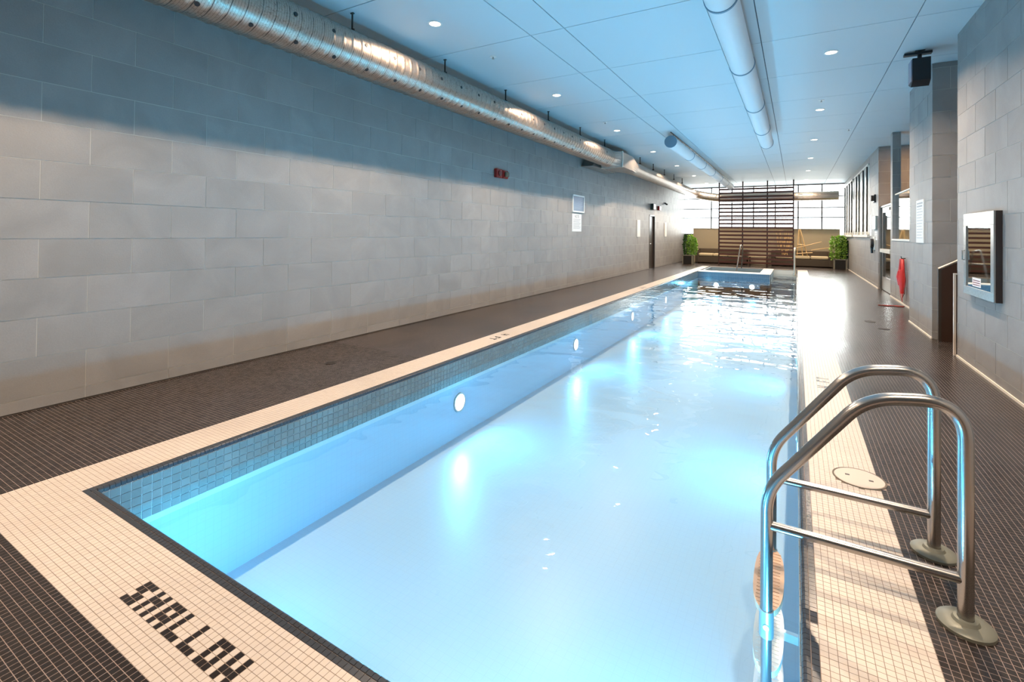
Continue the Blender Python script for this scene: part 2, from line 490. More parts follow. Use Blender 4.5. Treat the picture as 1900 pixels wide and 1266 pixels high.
# ------------------------------------------------------------------ ceiling panels
ce = tag(MB().box(XL-.2, 4.4, YB, YF+.1, Z_CEIL+.012, Z_CEIL+.1).obj('ceiling', GAP), kind='structure')
cx = [XL, -2.77, -2.33, -.82, -.375, 1.12, 4.3]
cy = [YB] + [0.405+1.57*k for k in range(-1, 17)] + [YF+.1]
cy = sorted(y for y in cy if YB <= y <= YF+.1)
pan = {}
for i in range(len(cx)-1):
    for j in range(len(cy)-1):
        a, b, c, d = cx[i], cx[i+1], cy[j], cy[j+1]; key = (i, round(d-c, 3)); p = ((a+b)/2, (c+d)/2, Z_CEIL)
        if key not in pan:
            hx, hy = (b-a)/2-.0055, (d-c)/2-.0055
            pan[key] = MB().box(-hx, hx, -hy, hy, 0, .012).obj('panel', CEILM, ce, p)
        else: inst(pan[key], p, ce)

# ------------------------------------------------------------------ deck
fl = MB()
ZB = -.00025
def fbox(mb, x0, x1, y0, y1, z): mb.box(x0, x1, y0, y1, z-.15, z)
Y1G, BX0, BX1, BY0 = 4.1+0*P, GX-12*P, PX1+13*P, GY     # real mosaic up to about y=4.1
Y1G = GY + round((4.1-GY)/P)*P
XD1 = XR
floor = MB()
fbox(floor, XL-.2, BX0, YB, YF, ZB); fbox(floor, BX1, 4.3, YB, YF, ZB); fbox(floor, BX0, BX1, YB, BY0, ZB)
fbox(floor, BX0, BX1, PYN+.0+P*6, YF, ZB)
flo = tag(floor.obj('floor', GD), kind='structure')
cop = MB(); fbox(cop, BX0, BX1, BY0, PY0, ZB); fbox(cop, BX0, PX0, PY0, PYN+P*6, ZB); fbox(cop, PX1, BX1, PY0, PYN+P*6, ZB)
fbox(cop, PX0, PX1, PYN, PYN+P*6, ZB)
copo = cop.obj('coping_bed', GB, flo)
# far fields: same mosaic in the material
far = MB()
def sheet(mb, x0, x1, y0, y1, z=0.0): mb.quad((x0, y0, z), (x1, y0, z), (x1, y1, z), (x0, y1, z))
sheet(far, XL-.1, BX0, Y1G, YF); sheet(far, BX1, 4.2, Y1G, YF); sheet(far, BX0, BX1, PYN+P*6, YF); sheet(far, XL-.1, 4.2, YB, .1*0)
far_o = far.obj('mosaic_sheet', DARKF, flo, fix=False)
far2 = MB(); sheet(far2, BX0, PX0, Y1G, PYN+P*6); sheet(far2, PX1, BX1, Y1G, PYN+P*6); sheet(far2, PX0, PX1, PYN, PYN+P*6)
far2.obj('cream_mosaic_sheet', BEIGEF, flo, fix=False)
# individual mosaic tiles
FONT = {'S': ['XXX', 'X..', '..X', 'XXX'], 'H': ['X.X', 'XXX', 'X.X', 'X.X'], 'A': ['XXX', 'X.X', 'XXX', 'X.X'], 'L': ['X..', 'X..', 'X..', 'XXX'],
        'O': ['XXX', 'X.X', 'X.X', 'XXX'], 'W': ['X.X', 'X.X', 'XXX', 'X.X'], 'F': ['XXX', 'X..', 'XX.', 'X..'], 'T': ['XXX', '.X.', '.X.', '.X.'], '4': ['X.X', 'X.X', 'XXX', '..X']}
FONT['S'] = ['XXX', 'XX.', '.XX', 'XXX']
letters = set()
for k, ch in enumerate('SHALLOW'):
    for r in range(4):
        for c in range(3):
            if FONT[ch][r][c] == 'X': letters.add((41+4*k+c, 4+(3-r)))
cellsD, cellsB = [], []
nx0 = math.ceil((XL-GX)/P); nx1 = math.floor((XD1-GX)/P)
for iy in range(math.ceil((0-GY)/P), round((Y1G-GY)/P)):
    y = GY+(iy+.5)*P
    for ix in range(nx0, nx1):
        x = GX+(ix+.5)*P
        if PX0 < x < PX1 and y > PY0: continue
        if x > PX1 and y < 1.1: continue
        c = campx((x, y, 0))
        if c is None or c[0] < -420 or c[0] > 2350 or c[1] > 1800: continue
        if abs((x-.32)**2+(y-3.42)**2) < .128**2: continue
        b = BX0-.001 < x < BX1 and y > BY0
        (cellsB if b and (ix, iy) not in letters else cellsD).append((ix, iy, c))
def tilebox(mb, x, y, h):
    g = P*.040; s = P/2-g
    mb.box(x-s, x+s, y-s, y+s, -.003, h)
allc = sorted([(c[2][2], c[0], c[1], 0) for c in cellsD if -30 < c[2][0] < 1930 and c[2][1] < 1290] + [(c[2][2], c[0], c[1], 1) for c in cellsB if -30 < c[2][0] < 1930 and c[2][1] < 1290])
near = {(q[1], q[2]): q[3] for q in allc[:300-60]}
for l in letters: near[l] = 0
srcs = {}
for (ix, iy), k in near.items():
    p = (GX+(ix+.5)*P, GY+(iy+.5)*P, 0)
    if k not in srcs:
        mb = MB(); tilebox(mb, 0, 0, 0); srcs[k] = mb.obj('mosaic_tile', (DARK, BEIGE)[k], flo, p, fix=False)
    else: inst(srcs[k], p, flo)
for cells, m_, nm in ((cellsD, DARK, 'dark_mosaic_field'), (cellsB, BEIGE, 'cream_mosaic_field')):
    mb = MB()
    for (ix, iy, c) in cells:
        if (ix, iy) not in near: tilebox(mb, GX+(ix+.5)*P, GY+(iy+.5)*P, random.choice((0, 0, .0002, .0004)))
    tag(mb.obj(nm, m_, flo, fix=False), kind='stuff')
# depth marks further along, thin inlaid dark mosaic
def inlay(word, x0, y0, du, dv, name):
    mb = MB(); k = 0
    for ch in word:
        if ch != ' ':
            for r in range(4):
                for c in range(3):
                    if FONT[ch][r][c] == 'X':
                        u = (k+c)*P; v = (3-r)*P
                        x = x0 + du[0]*u + dv[0]*v; y = y0 + du[1]*u + dv[1]*v
                        x = GX+(math.floor((x-GX)/P)+.5)*P; y = GY+(math.floor((y-GY)/P)+.5)*P
                        s = P*.44; mb.box(x-s, x+s, y-s, y+s, -.001, .0008)
        k += 4
    mb.obj(name, DARK, flo)
inlay('4 FT', -3.44, 5.66, (0, -1), (1, 0), 'depth_lettering')
inlay('4 FT', .28, 5.28, (0, 1), (-1, 0), 'depth_lettering')
inlay('4 FT', -3.44, 12.66, (0, -1), (1, 0), 'depth_lettering')
# baseboards
tag(MB().box(XL+.0005, XL+.006, YB, DY0, .0, .012).box(XL+.0005, XL+.006, DY1, YF, .0, .012).obj('baseboard_left', mat('dark base joint', (.03, .024, .02), .7)), kind='structure')
bb = MB().box(XR-.012, XR, 1.0, 7.5, 0, .022).box(1.61-.012, 1.61, 8.6, 10.13, 0, .022).box(1.89, 1.90, 10.14, 14.12, 0, .03).box(1.878, 1.89, 15.95, YF-.1, 0, .03)
tag(bb.obj('baseboard_right', mat('white base bead', (.80, .74, .64), .5)), kind='structure')

# ------------------------------------------------------------------ pool
pool = thing('swimming_pool', 'long narrow lit lap pool with pale blue water between the dark mosaic decks', 'pool', (0, 0, 0))
ix0, ix1, iy0 = PX0+NOS, PX1-NOS, PY0+NOS
iyn = PYN-NOS
b = MB()
b.box(ix0, ix1, iy0, iyn, POOLZ-.1, POOLZ)
th = .12
zb = -.024
b.box(ix0-th, ix0, iy0-th, iyn+th, POOLZ-.1, zb); b.box(ix1, ix1+th, iy0-th, iyn+th, POOLZ-.1, zb)
b.box(ix0, ix1, iy0-th, iy0, POOLZ-.1, zb); b.box(ix0, ix1, iyn, iyn+th, POOLZ-.1, zb)
b.obj('basin', POOLM, pool)
# spa block inside the pool outline
SPF, SPB = PYS, PYN                                   # outer faces
b = MB(); sx0, sx1 = ix0, SPX1
zs = -.02
b.box(sx0, sx1, SPF, SPF+.55, POOLZ, zs); b.box(sx0, sx0+.06, SPF, SPB, POOLZ, zs); b.box(-1.10, sx1, SPF, SPB, POOLZ, zs); b.box(sx0, sx1, iyn-.06, iyn+.02, POOLZ, zs)
b.box(sx0, sx1, SPF, SPB, POOLZ, -.55)
b.obj('spa_wall', POOLM, pool)
b = MB(); b.box(sx0-.05, sx1+.02, SPF-.03, SPF+.58, zs, .0); b.box(-1.13, sx1+.02, SPF+.58, SPB, zs, .0)
b.obj('spa_coping', mat('pale spa coping', (.66, .66, .62), .4), pool)
MB().box(sx0+.06, -1.10, SPF+.55, iyn-.06, -.16, -.14).obj('spa_water', mat('dark still spa water', (.035, .04, .035), .06), pool)
# waterline tiles (5 cm), five rows, white grout bed
TP = .0504; RH = .047; Z0 = -.026
bed = MB(); q = .002
bed.box(ix0, ix0+q, iy0, iyn, Z0-5*RH-.002, Z0); bed.box(ix1-q, ix1, iy0, iyn, Z0-5*RH-.002, Z0); bed.box(ix0, ix1, iy0, iy0+q, Z0-5*RH-.002, Z0)
bed.box(ix1-.8, ix1, iyn-q, iyn, Z0-5*RH-.002, Z0)
bed.obj('waterline_bed', WLG, pool)
tr = MB(); za, zb2 = Z0-5*RH-.036, Z0-5*RH-.002
tr.box(ix0, ix0+.003, iy0, SPF, za, zb2); tr.box(ix1-.003, ix1, iy0, iyn, za, zb2); tr.box(ix0, ix1, iy0, iy0+.003, za, zb2)
tr.obj('trim_course', PALE, pool)
rest = MB(); src = None; cnt = 0; s = TP/2-.0018; hz = RH/2-.0018
ny = int((SPF-iy0)/TP)
for j in range(ny):
    for r in range(5):
        y = iy0+(j+.5)*TP; z = Z0-(r+.5)*RH
        if cnt < 300:
            if src is None: src = MB().box(-.003, .005, -s, s, -hz, hz).obj('waterline_tile', WLT, pool, (ix0+.002, y, z))
            else: inst(src, (ix0+.002, y, z), pool)
            cnt += 1
        else: rest.box(ix0, ix0+.0065+random.uniform(0, .001), y-s, y+s, z-hz, z+hz)
for j in range(int((iyn-iy0)/TP)):
    for r in range(5):
        y = iy0+(j+.5)*TP; z = Z0-(r+.5)*RH; rest.box(ix1-.0065, ix1, y-s, y+s, z-hz, z+hz)
for j in range(int((ix1-ix0)/TP)):
    for r in range(5):
        x = ix0+(j+.5)*TP; z = Z0-(r+.5)*RH; rest.box(x-s, x+s, iy0, iy0+.0065, z-hz, z+hz)
tag(rest.obj('waterline_tile_field', WLT, pool, fix=False), kind='stuff')
rest = MB(); SPT = stone('deep blue spa face tile', (.07, .16, .26), .12, .2, 0)
MB().box(sx0, sx1+.0, SPF-.003, SPF, -.40, -.022).obj('spa_face_bed', WLG, pool)
for j in range(int((sx1-sx0)/.03)):
    for r in range(9):
        x = sx0+(j+.5)*.03; z = -.028-(r+.5)*.04; rest.box(x-.0133, x+.0133, SPF-.007, SPF, z-.0185, z+.0185)
tag(rest.obj('spa_face_tile_field', SPT, pool, fix=False), kind='stuff')
MB().box(ix0+.007, ix0+.0085, 8.2, 8.33, -.25, -.08).obj('depth_marker', mat('dark marker tile', (.04, .09, .11), .3), pool)
# nosing: flat row of dark tiles + rounded lip
def nose_profile():
    # (d, z): d from outer edge towards the pool
    pts = [(0, -.003), (0, .0), (.0225, .0)]
    lip = [(.0262, -.003), (.0262, .001)] + [(.038+.014*math.sin(t), -.0125+.0145*math.cos(t)) for t in (0, .4, .8, 1.2, 1.57)] + [(.052, -.027), (.03, -.027)]
    return pts, lip
_, lipp = nose_profile()
def nose_piece(mb, ax, edge, sgn, u, w, flat=True):
    g = .0011; u0, u1 = u-w/2+g, u+w/2-g
    def poly(pts):
        P2 = [(edge+sgn*d, z) for d, z in pts]
        mb.prism(P2, 'y' if ax == 'y' else 'x', u0, u1)
    poly([(.0012, -.004), (.0012, .0), (.0238, .0), (.0238, -.004)]); poly(lipp)
NM = steel('dark glazed nosing tile', (.05, .05, .055), .2); NM = NOSM
MB().box(PX0-.0, PX1+.0, PY0, PY0+.03, -.03, -.0025).box(PX0, PX0+.03, PY0, PYN, -.03, -.0025).box(PX1-.03, PX1, PY0, PYN, -.03, -.0025).obj('nosing_bed', GD, pool)
seg = []
nxx = int((PX1-PX0)/P); nyy = int((PYN-PY0)/P)
for k in range(1, nxx-1): seg.append(('x', PY0, 1, PX0+(k+.5)*P))
for k in range(1, nyy): seg.append(('y', PX0, 1, PY0+(k+.5)*P)); seg.append(('y', PX1, -1, PY0+(k+.5)*P))
def seglen(sg_):
    c = campx((sg_[3], sg_[1], 0) if sg_[0] == 'x' else (sg_[1], sg_[3], 0))
    return 99 if c is None or not (-20 < c[0] < 1920 and c[1] < 1290) else c[2]
seg.sort(key=seglen)
nsrc = {}; rest = MB()
for i, (ax, e, sg_, u) in enumerate(seg):
    if i < 300:
        key = (ax, sg_)
        p = (u, e, 0) if ax == 'x' else (e, u, 0)
        if key not in nsrc:
            mb = MB(); 
            if ax == 'x': nose_piece(mb, 'x', 0, sg_, 0, P)
            else: nose_piece(mb, 'y', 0, sg_, 0, P)
            nsrc[key] = mb.obj('nosing_tile', NM, pool, p)
        else: inst(nsrc[key], p, pool)
    else: nose_piece(rest, ax, e, sg_, u, P)
tag(rest.obj('nosing_field', NM, pool), kind='stuff')
# corner pieces
for (x, sx) in ((PX0, 1), (PX1, -1)):
    mb = MB(); mb.box(min(x, x+sx*.026), max(x, x+sx*.026), PY0, PY0+.026, -.02, .0)
    mb.box(min(x+sx*.024, x+sx*.05), max(x+sx*.024, x+sx*.05), PY0, PY0+.05, -.027, -.001, .005); mb.box(min(x, x+sx*.026), max(x, x+sx*.026), PY0+.024, PY0+.05, -.027, -.001, .005)
    mb.obj('corner_nosing', NM, pool)
# water
w = MB(); w.quad((ix0, iy0, WATER), (ix1, iy0, WATER), (ix1, SPF, WATER), (ix0, SPF, WATER)); w.quad((sx1, SPF, WATER), (ix1, SPF, WATER), (ix1, iyn, WATER), (sx1, iyn, WATER))
w.obj('water', WATERM, pool, fix=False)
# steps in the notch
MB().box(sx1, ix1, SPF+.9, iyn, POOLZ, -.62).box(sx1, ix1, SPF+1.6, iyn, POOLZ, -.42).obj('step', POOLM, pool)

# underwater lights
def arealight(name, parent, loc, direction, r, power, color, spread=PI):
    l = bpy.data.lights.new(name, 'AREA'); l.shape = 'DISK'; l.size = 2*r; l.energy = power; l.color = color; l.spread = spread
    o = bpy.data.objects.new(name, l); COL.objects.link(o); o.parent = parent; o.location = loc
    o.rotation_euler = Vector(direction).to_track_quat('-Z', 'Y').to_euler()
    return o
def pool_light(x, y, nx, ny, label, power=POOL_W, group='round underwater lights in the pool wall'):
    t = thing('pool_light', label, 'light', (x, y, -.49), group)
    MB().ring((0, 0, 0), (nx, ny, 0), .088, .105, .012).obj('bezel', STEEL2, t)
    MB().disc((0, 0, 0), (nx, ny, 0), .088, .008).obj('lens', POOLE, t)
    arealight('lamp', t, (nx*.02, ny*.02, 0), (nx, ny, .3), .08, power, POOL_COL)
    return t
names = ['nearest', 'second nearest', 'third', 'fourth', 'fifth']
for k, y in enumerate((4.33, 7.60, 10.87, 14.14, 17.41)):
    pool_light(ix0, y, 1, 0, ['white underwater light glowing nearest, low in the pool side below the long wall', 'white underwater light second along the pool side below the long wall', 'white underwater light third along the pool side, under the bright reflections', 'white underwater light fourth along the pool side, far down the pool', 'white underwater light last along the pool side before the spa'][k])
for k, y in enumerate((1.9, 5.0, 8.2, 11.4, 14.6)):
    pool_light(ix1, y, -1, 0, 'white underwater light sunk in the pool wall below the ladder side deck', group='underwater lights hidden below the ladder side deck')
pool_light(-2.55, iy0, 0, 1, 'white underwater light in the shallow end wall below the deck lettering', POOL_W*.6, group='underwater lights in the shallow end wall')
pool_light(-.9, iy0, 0, 1, 'white underwater light in the shallow end wall below the deck lettering', POOL_W*.6, group='underwater lights in the shallow end wall')
for x in (-2.55, -1.35):
    t = pool_light(x, SPF, 0, -1, 'white underwater light in the blue tiled spa face, ' + ('toward the plant wall' if x < -2 else 'toward the ladder side'), SPA_W, 'underwater lights in the spa face')

# ------------------------------------------------------------------ downlights
def downlight(x, y, label, group):
    t = thing('downlight', label, 'light', (x, y, Z_CEIL), group)
    MB().ring((0, 0, 0), (0, 0, -1), .062, .082, .006).obj('trim_ring', WHITE, t)
    MB().disc((0, 0, -.001), (0, 0, -1), .062, .003).obj('lens', LAMPE, t)
    arealight('lamp', t, (0, 0, -.010), (0, 0, -1), .042, LAMP_W, LAMP_COL, math.radians(140))
ordn = ['nearest', 'second', 'third', 'fourth', 'fifth', 'sixth', 'last']
for k in range(-2, 7):
    y = 4.29+3.27*k
    g = 'recessed downlights above the long wall side'
    downlight(-3.57, y, 'recessed ceiling downlight in the row beside the spiral duct, ' + (['furthest behind', 'just out of view'] + ordn)[k+2] + ' along it', g)
for k in range(-1, 7):
    y = 4.15+3.31*k
    downlight(.387, y, 'recessed ceiling downlight in the row past the white fabric duct, ' + (['out of view'] + ['overhead'] + ordn[:5] + ['last'])[k+1] + ' along it', 'recessed downlights above the ladder side')
# warm lamps in the corridor rooms
for (x, y, pw) in ((3.0, 14.6, WARM_W), (2.9, 8.05, 5)):
    t = thing('room_downlight', 'warm ceiling light inside the side room by the ' + ('orange lit tiles' if y > 10 else 'dark stair niche'), 'light', (x, y, Z_CEIL))
    MB().ring((0, 0, 0), (0, 0, -1), .08, .10, .006).obj('trim_ring', WHITE, t)
    MB().disc((0, 0, -.001), (0, 0, -1), .08, .003).obj('lens', LAMPE, t)
    arealight('lamp', t, (0, 0, -.01), (0, 0, -1), .07, pw, (1, .52, .18))
for (x, y, l) in ((-3.546, 5.487, 'small white ceiling sprinkler cap beyond the nearest downlight by the spiral duct'), (-3.53, 9.91, 'small white ceiling sprinkler cap between the second and third downlights by the spiral duct'),
               (.381, 10.03, 'small white ceiling sprinkler cap just before a downlight on the ladder side'), (1.014, 13.06, 'small white ceiling sprinkler cap on the ceiling strip near the corridor wall')):
    t = thing('sprinkler', l, 'sprinkler', (x, y, Z_CEIL))
    MB().disc((0, 0, 0), (0, 0, -1), .045, .006).obj('escutcheon', WHITE, t)
    MB().cyl((0, 0, -.006), (0, 0, -.03), .008, 8).disc((0, 0, -.03), (0, 0, -1), .018, .003).obj('nozzle', STEEL2, t)

# ------------------------------------------------------------------ spiral duct
DX, DZc, DR = -4.25, 3.3585, .2276
duct = thing('spiral_duct', 'long shiny galvanised spiral air duct hung high along the stone wall', 'duct', (0, 0, 0))
def spiral(pts, r, pitch, n=40, step=.026, rib=.007):
    """ribbed tube along a polyline"""
    pts = [Vector(p) for p in pts]; L = [0]
    for a, b_ in zip(pts, pts[1:]): L.append(L[-1]+(b_-a).length)
    N = int(L[-1]/step); mb = MB(); up = Vector((0, 0, 1)); k = 0
    i0 = 0
    for i in range(N+1):
        s_ = L[-1]*i/N
        while k < len(L)-2 and s_ > L[k+1]: k += 1
        t = (s_-L[k])/(L[k+1]-L[k]); p = pts[k].lerp(pts[k+1], t)
        d = (pts[k+1]-pts[k]).normalized()
        if t < .5 and k > 0: d = (d*(.5+t)+(pts[k]-pts[k-1]).normalized()*(.5-t)).normalized()
        elif t >= .5 and k < len(pts)-2: d = (d*(1.5-t)+(pts[k+2]-pts[k+1]).normalized()*(t-.5)).normalized()
        a = (up-d*up.dot(d)).normalized(); b_ = d.cross(a)
        for j in range(n):
            th_ = 2*PI*j/n; ph = ((s_/pitch) + j/n) % 1.0
            ridge = rib if ph < .22 else (.0025 if (ph*5) % 1 > .5 else 0)
            rr = r+ridge
            mb.v.append(tuple(p + a*rr*math.cos(th_) + b_*rr*math.sin(th_)))
    for i in range(N):
        for j in range(n):
            a_ = i*n+j; b2 = i*n+(j+1) % n; mb.f.append((a_, b2, b2+n, a_+n))
    mb.f.append(tuple(range(n))[::-1]); mb.f.append(tuple(N*n+j for j in range(n)))
    mb.sm = True
    return mb
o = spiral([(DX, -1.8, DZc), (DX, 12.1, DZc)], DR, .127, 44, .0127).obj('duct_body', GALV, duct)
# nozzle holes
def on_duct(z_at):                                     # point on the duct seen along the row measured at x=-4.05
    m_ = (z_at-EYE)/-4.05
    best = None
    for i in range(720):
        a = 2*PI*i/720; x = DX+DR*math.cos(a); z = DZc+DR*math.sin(a)
        e = abs((z-EYE)-m_*x)
        if x > DX-.05 or z < DZc:
            if math.cos(a)*(0-x)+math.sin(a)*(EYE-z) > .01 and (best is None or e < best[0]): best = (e, a)
    return best[1]
for zz_, ystart, n_ in ((3.153, 1.99, 23), (3.411, 1.55, 24)):
    a = on_duct(zz_); x = DX+(DR+.003)*math.cos(a); z = DZc+(DR+.003)*math.sin(a); k_ = x/-4.05
    for i in range(n_):
        y = (ystart+.434*i)*k_
        if y > 12: break
        if i == 0: s0 = MB().ring((0, 0, 0), (math.cos(a), 0, math.sin(a)), .0, .021, .004, 14).obj('air_nozzle', BLACK, duct, (x, y, z))
        else: inst(s0, (x, y, z), duct)
# transition boxes
def loft(mb, c0, y0, r, rect, y1, n=32):
    i = len(mb.v)
    for j in range(n):
        t = 2*PI*j/n; mb.v.append((c0[0]+r*math.cos(t), y0, c0[1]+r*math.sin(t)))
    x0, x1, z0, z1 = rect; cxx, czz = (x0+x1)/2, (z0+z1)/2
    for j in range(n):
        t = 2*PI*j/n; c, s_ = math.cos(t), math.sin(t); k = 1/max(abs(c), abs(s_))
        mb.v.append((cxx+c*k*(x1-x0)/2, y1, czz+s_*k*(z1-z0)/2))
    for j in range(n): mb.f.append((i+j, i+(j+1) % n, i+n+(j+1) % n, i+n+j))
mb = MB(); loft(mb, (DX, DZc), 12.1, DR, (-4.62, -4.05, 3.20, 3.60), 12.72); mb.obj('transition', GALV2, duct); mb = MB(); loft(mb, (DX, 3.36), 14.3, .205, (-4.62, -4.05, 3.20, 3.60), 13.75)
mb.obj('transition', GALV2, duct)
MB().box(-4.62, -4.05, 12.78, 13.75, 3.20, 3.60).obj('plenum_box', GALV2, duct)
MB().box(-4.64, -4.03, 12.72, 12.78, 3.18, 3.62).obj('flange', mat('pale flange', (.75, .72, .66), .4, .6), duct)
MB().prism([(12.05, 3.17), (13.9, 3.17), (13.9, 3.5), (12.45, 3.5)], 'x', -4.955, -4.63).obj('branch_box', GALV2, duct)
spiral(fillet([(DX, 14.25, 3.36), (DX, 24.6, 3.34), (-3.2, 24.75, 3.12), (1.58, 24.75, 3.11)], .9, 10), .19, .127, 28, .03).obj('duct_run', steel('weathered duct steel', (.52, .47, .42), .32, .8), duct)
for k in range(14):
    y = 3.64+1.62*(k-2)
    if 11.9 < y < 14.4: continue
    if k == 0: hs = MB().box(-.012, .012, -.002, .002, DZc+.2, Z_CEIL, 0).box(-.02, .02, -.012, .012, Z_CEIL-.012, Z_CEIL).box(-.03, .03, -.008, .008, DZc+.195, DZc+.235).obj('hanger', DKMETAL, duct, (DX+.06, y, 0))
    else: inst(hs, (DX+.06, y, 0), duct)
mb = MB()
for i in range(44):
    x = .1+.0337*i; mb.box(x, x+.012, 24.553, 24.563, 3.02, 3.20)
mb.box(.08, 1.60, 24.545, 24.563, 3.005, 3.02).box(.08, 1.60, 24.545, 24.563, 3.2, 3.215)
tag(mb.obj('grille', GALV2, duct), kind='stuff')

# ------------------------------------------------------------------ fabric ducts
def fabric_duct(x, z, r, y0, rings, y1, label, cap0):
    t = thing('fabric_duct', label, 'duct', (x, 0, 0))
    MB().tube([(0, y0, z), (0, y1, z)], r, 40, caps=False).obj('fabric_sleeve', FABRIC, t)
    for i, y in enumerate(rings):
        MB().ring((0, y-.014, z), (0, 1, 0), r, r+.008, .028, 40).obj('hoop', RING, t)
    MB().disc((0, y1-.02, z), (0, 1, 0), r+.006, .02, 40).obj('end_cap', RING, t)
    MB().disc((0, y0, z), (0, 1, 0), r+.006, .02, 40).obj('end_cap', RING if cap0 else FABRIC, t)
    mb = MB().box(-.012, .012, y0, y1, Z_CEIL-.012, Z_CEIL)
    mb.obj('track', DKMETAL, t)
    y = y0+.3; s0 = None
    while y < y1:
        if s0 is None: s0 = MB().box(-.004, .004, -.012, .012, z+r-.005, Z_CEIL-.01).obj('clip', DKMETAL, t, (0, y, 0))
        else: inst(s0, (0, y, 0), t)
        y += .5
    return t
fabric_duct(-.588, 3.53, .1405, -1.4, (.7, 2.7, 4.67, 6.65, 8.79, 10.85), 12.6, 'white round fabric air duct with blue hoops hanging overhead above the pool', False)
fabric_duct(-2.52, 3.545, .136, 11.55, (13.84, 15.85, 17.83, 19.8, 21.8), 23.55, 'far white fabric air duct with a blue end disc reaching toward the slatted screen', True)

# ------------------------------------------------------------------ far window wall
wf = tag(MB().box(XL, 1.9, YF-.02, YF+.12, 0, 1.35).obj('wall_far', WALL), kind='structure')
win = tag(MB().box(XL, 1.9, YF-.02, YF+.08, 1.35, 1.42).box(XL, 1.9, YF-.02, YF+.08, Z_CEIL-.05, Z_CEIL).obj('window_1', DKMETAL), kind='structure')
mx = [XL, -3.68, -2.73, -1.77, -.836, .10, 1.033, 1.89]; tz = [1.42, 2.22, 2.68, 3.2, Z_CEIL-.05]
for x in mx[1:-1]: MB().box(x-.026, x+.026, YF-.02, YF+.05, 1.42, Z_CEIL-.05).obj('mullion', DKMETAL, win)
for z in tz[1:-1]: MB().box(XL, 1.89, YF-.01, YF+.04, z-.022, z+.022).obj('transom', DKMETAL, win)
for a, b_ in zip(mx, mx[1:]):
    for c, d in zip(tz, tz[1:]): MB().box(a+.01, b_-.01, YF+.012, YF+.018, c+.01, d-.01).obj('pane', GLASS, win)
tag(MB().box(-4.45, 1.68, 25.62, 25.74, 0, 1.67).box(-4.46, 1.69, 25.60, 25.76, 1.67, 1.695).obj('trim_1', LOWW), kind='structure')
pt = bpy.data.lights.new('window_portal', 'AREA'); pt.shape = 'RECTANGLE'; pt.size = 6.8; pt.size_y = 2.3; pt.cycles.is_portal = True
po = bpy.data.objects.new('window_portal', pt); COL.objects.link(po); po.location = (-1.54, YF+.2, 2.58); po.rotation_euler = (-PI/2, 0, 0)

# finned windows, right
for wi, (a, b_, fins) in enumerate(((17.75, 21.75, (18.1, 19.07, 20.25, 21.1)), (22.35, 25.95, (22.75, 23.77, 24.78, 25.7)))):
    wn_ = tag(MB().box(1.85, 2.19, a, b_, 3.5, 3.56).box(1.83, 2.19, a-.05, b_+.05, 1.36, 1.44).obj('window_%d' % (wi+2), SILL), kind='structure')
    ys = [a] + list(fins) + [b_]
    for y in fins:
        MB().box(1.845, 1.90, y, y+.06, 1.44, 3.5).obj('fin', DKMETAL, wn_)  # dark metal colour stands in for the shaded fin faces
        MB().box(1.82, 1.90, y-.12, y+.06, 1.44, 1.53).obj('fin_foot', SILL, wn_)
    for p0, p1 in zip(ys, ys[1:]): MB().box(1.885, 1.90, p0+.0, p1, 1.44, 3.5).obj('pane', PALEPANE, wn_)

# ------------------------------------------------------------------ left door and its frame
d1 = tag(MB().box(XL-.05, XL+.01, DY0, DY0+.05, 0, DZ).box(XL-.05, XL+.01, DY1-.05, DY1, 0, DZ).box(XL-.05, XL+.01, DY0, DY1, DZ-.05, DZ).obj('door_1', DKMETAL), kind='structure')
MB().box(XL-.12, XL-.05, DY0+.0, DY1, 0, DZ).obj('leaf', DOORM, d1)
MB().tube(fillet([(XL-.05, DY0+.12, 1.0), (XL+.0, DY0+.12, 1.0), (XL+.0, DY0+.26, 1.0)], .02), .01, 8).obj('handle', STEEL2, d1)
# corridor glazing and glass door
wg = tag(MB().box(1.885, 2.08, gl0, gl1, 1.30, 1.335).obj('window_4', SILL), kind='structure')
MB().box(1.96, 1.972, gl0, gl1, 1.335, 2.33).obj('pane', MIRROR, wg)
MB().box(1.945, 1.975, gl0, gl1, 2.33, 2.355).obj('top_rail', SILL, wg)
d2 = tag(MB().box(1.93, 2.03, 15.88, 15.95, 0, 2.17).box(1.93, 2.03, 14.12, 14.17, 0, 2.17).box(1.93, 2.03, 14.12, 15.95, 2.14, 2.18).obj('door_2', mat('grey door frame', (.13, .14, .13), .4, .5)), kind='structure')
lf = MB().box(1.955, 1.995, 14.18, 14.28, 0.02, 2.13).box(1.955, 1.995, 15.74, 15.87, 0.02, 2.13).box(1.955, 1.995, 14.28, 15.74, .02, .35).box(1.955, 1.995, 14.28, 15.74, 2.0, 2.13).obj('door_frame', STEEL2, d2)
MB().box(1.97, 1.98, 14.28, 15.74, .35, 2.0).obj('glass', GLASS, d2)
MB().box(1.90, 1.955, 14.25, 15.78, .98, 1.07).obj('push_bar', mat('pale push bar', (.7, .68, .6), .35), d2)
MB().box(1.91, 1.955, 14.4, 14.75, 2.03, 2.09).obj('closer', STEEL2, d2)
MB().box(1.62, 1.93, 14.12, 15.95, 2.14, 2.19)

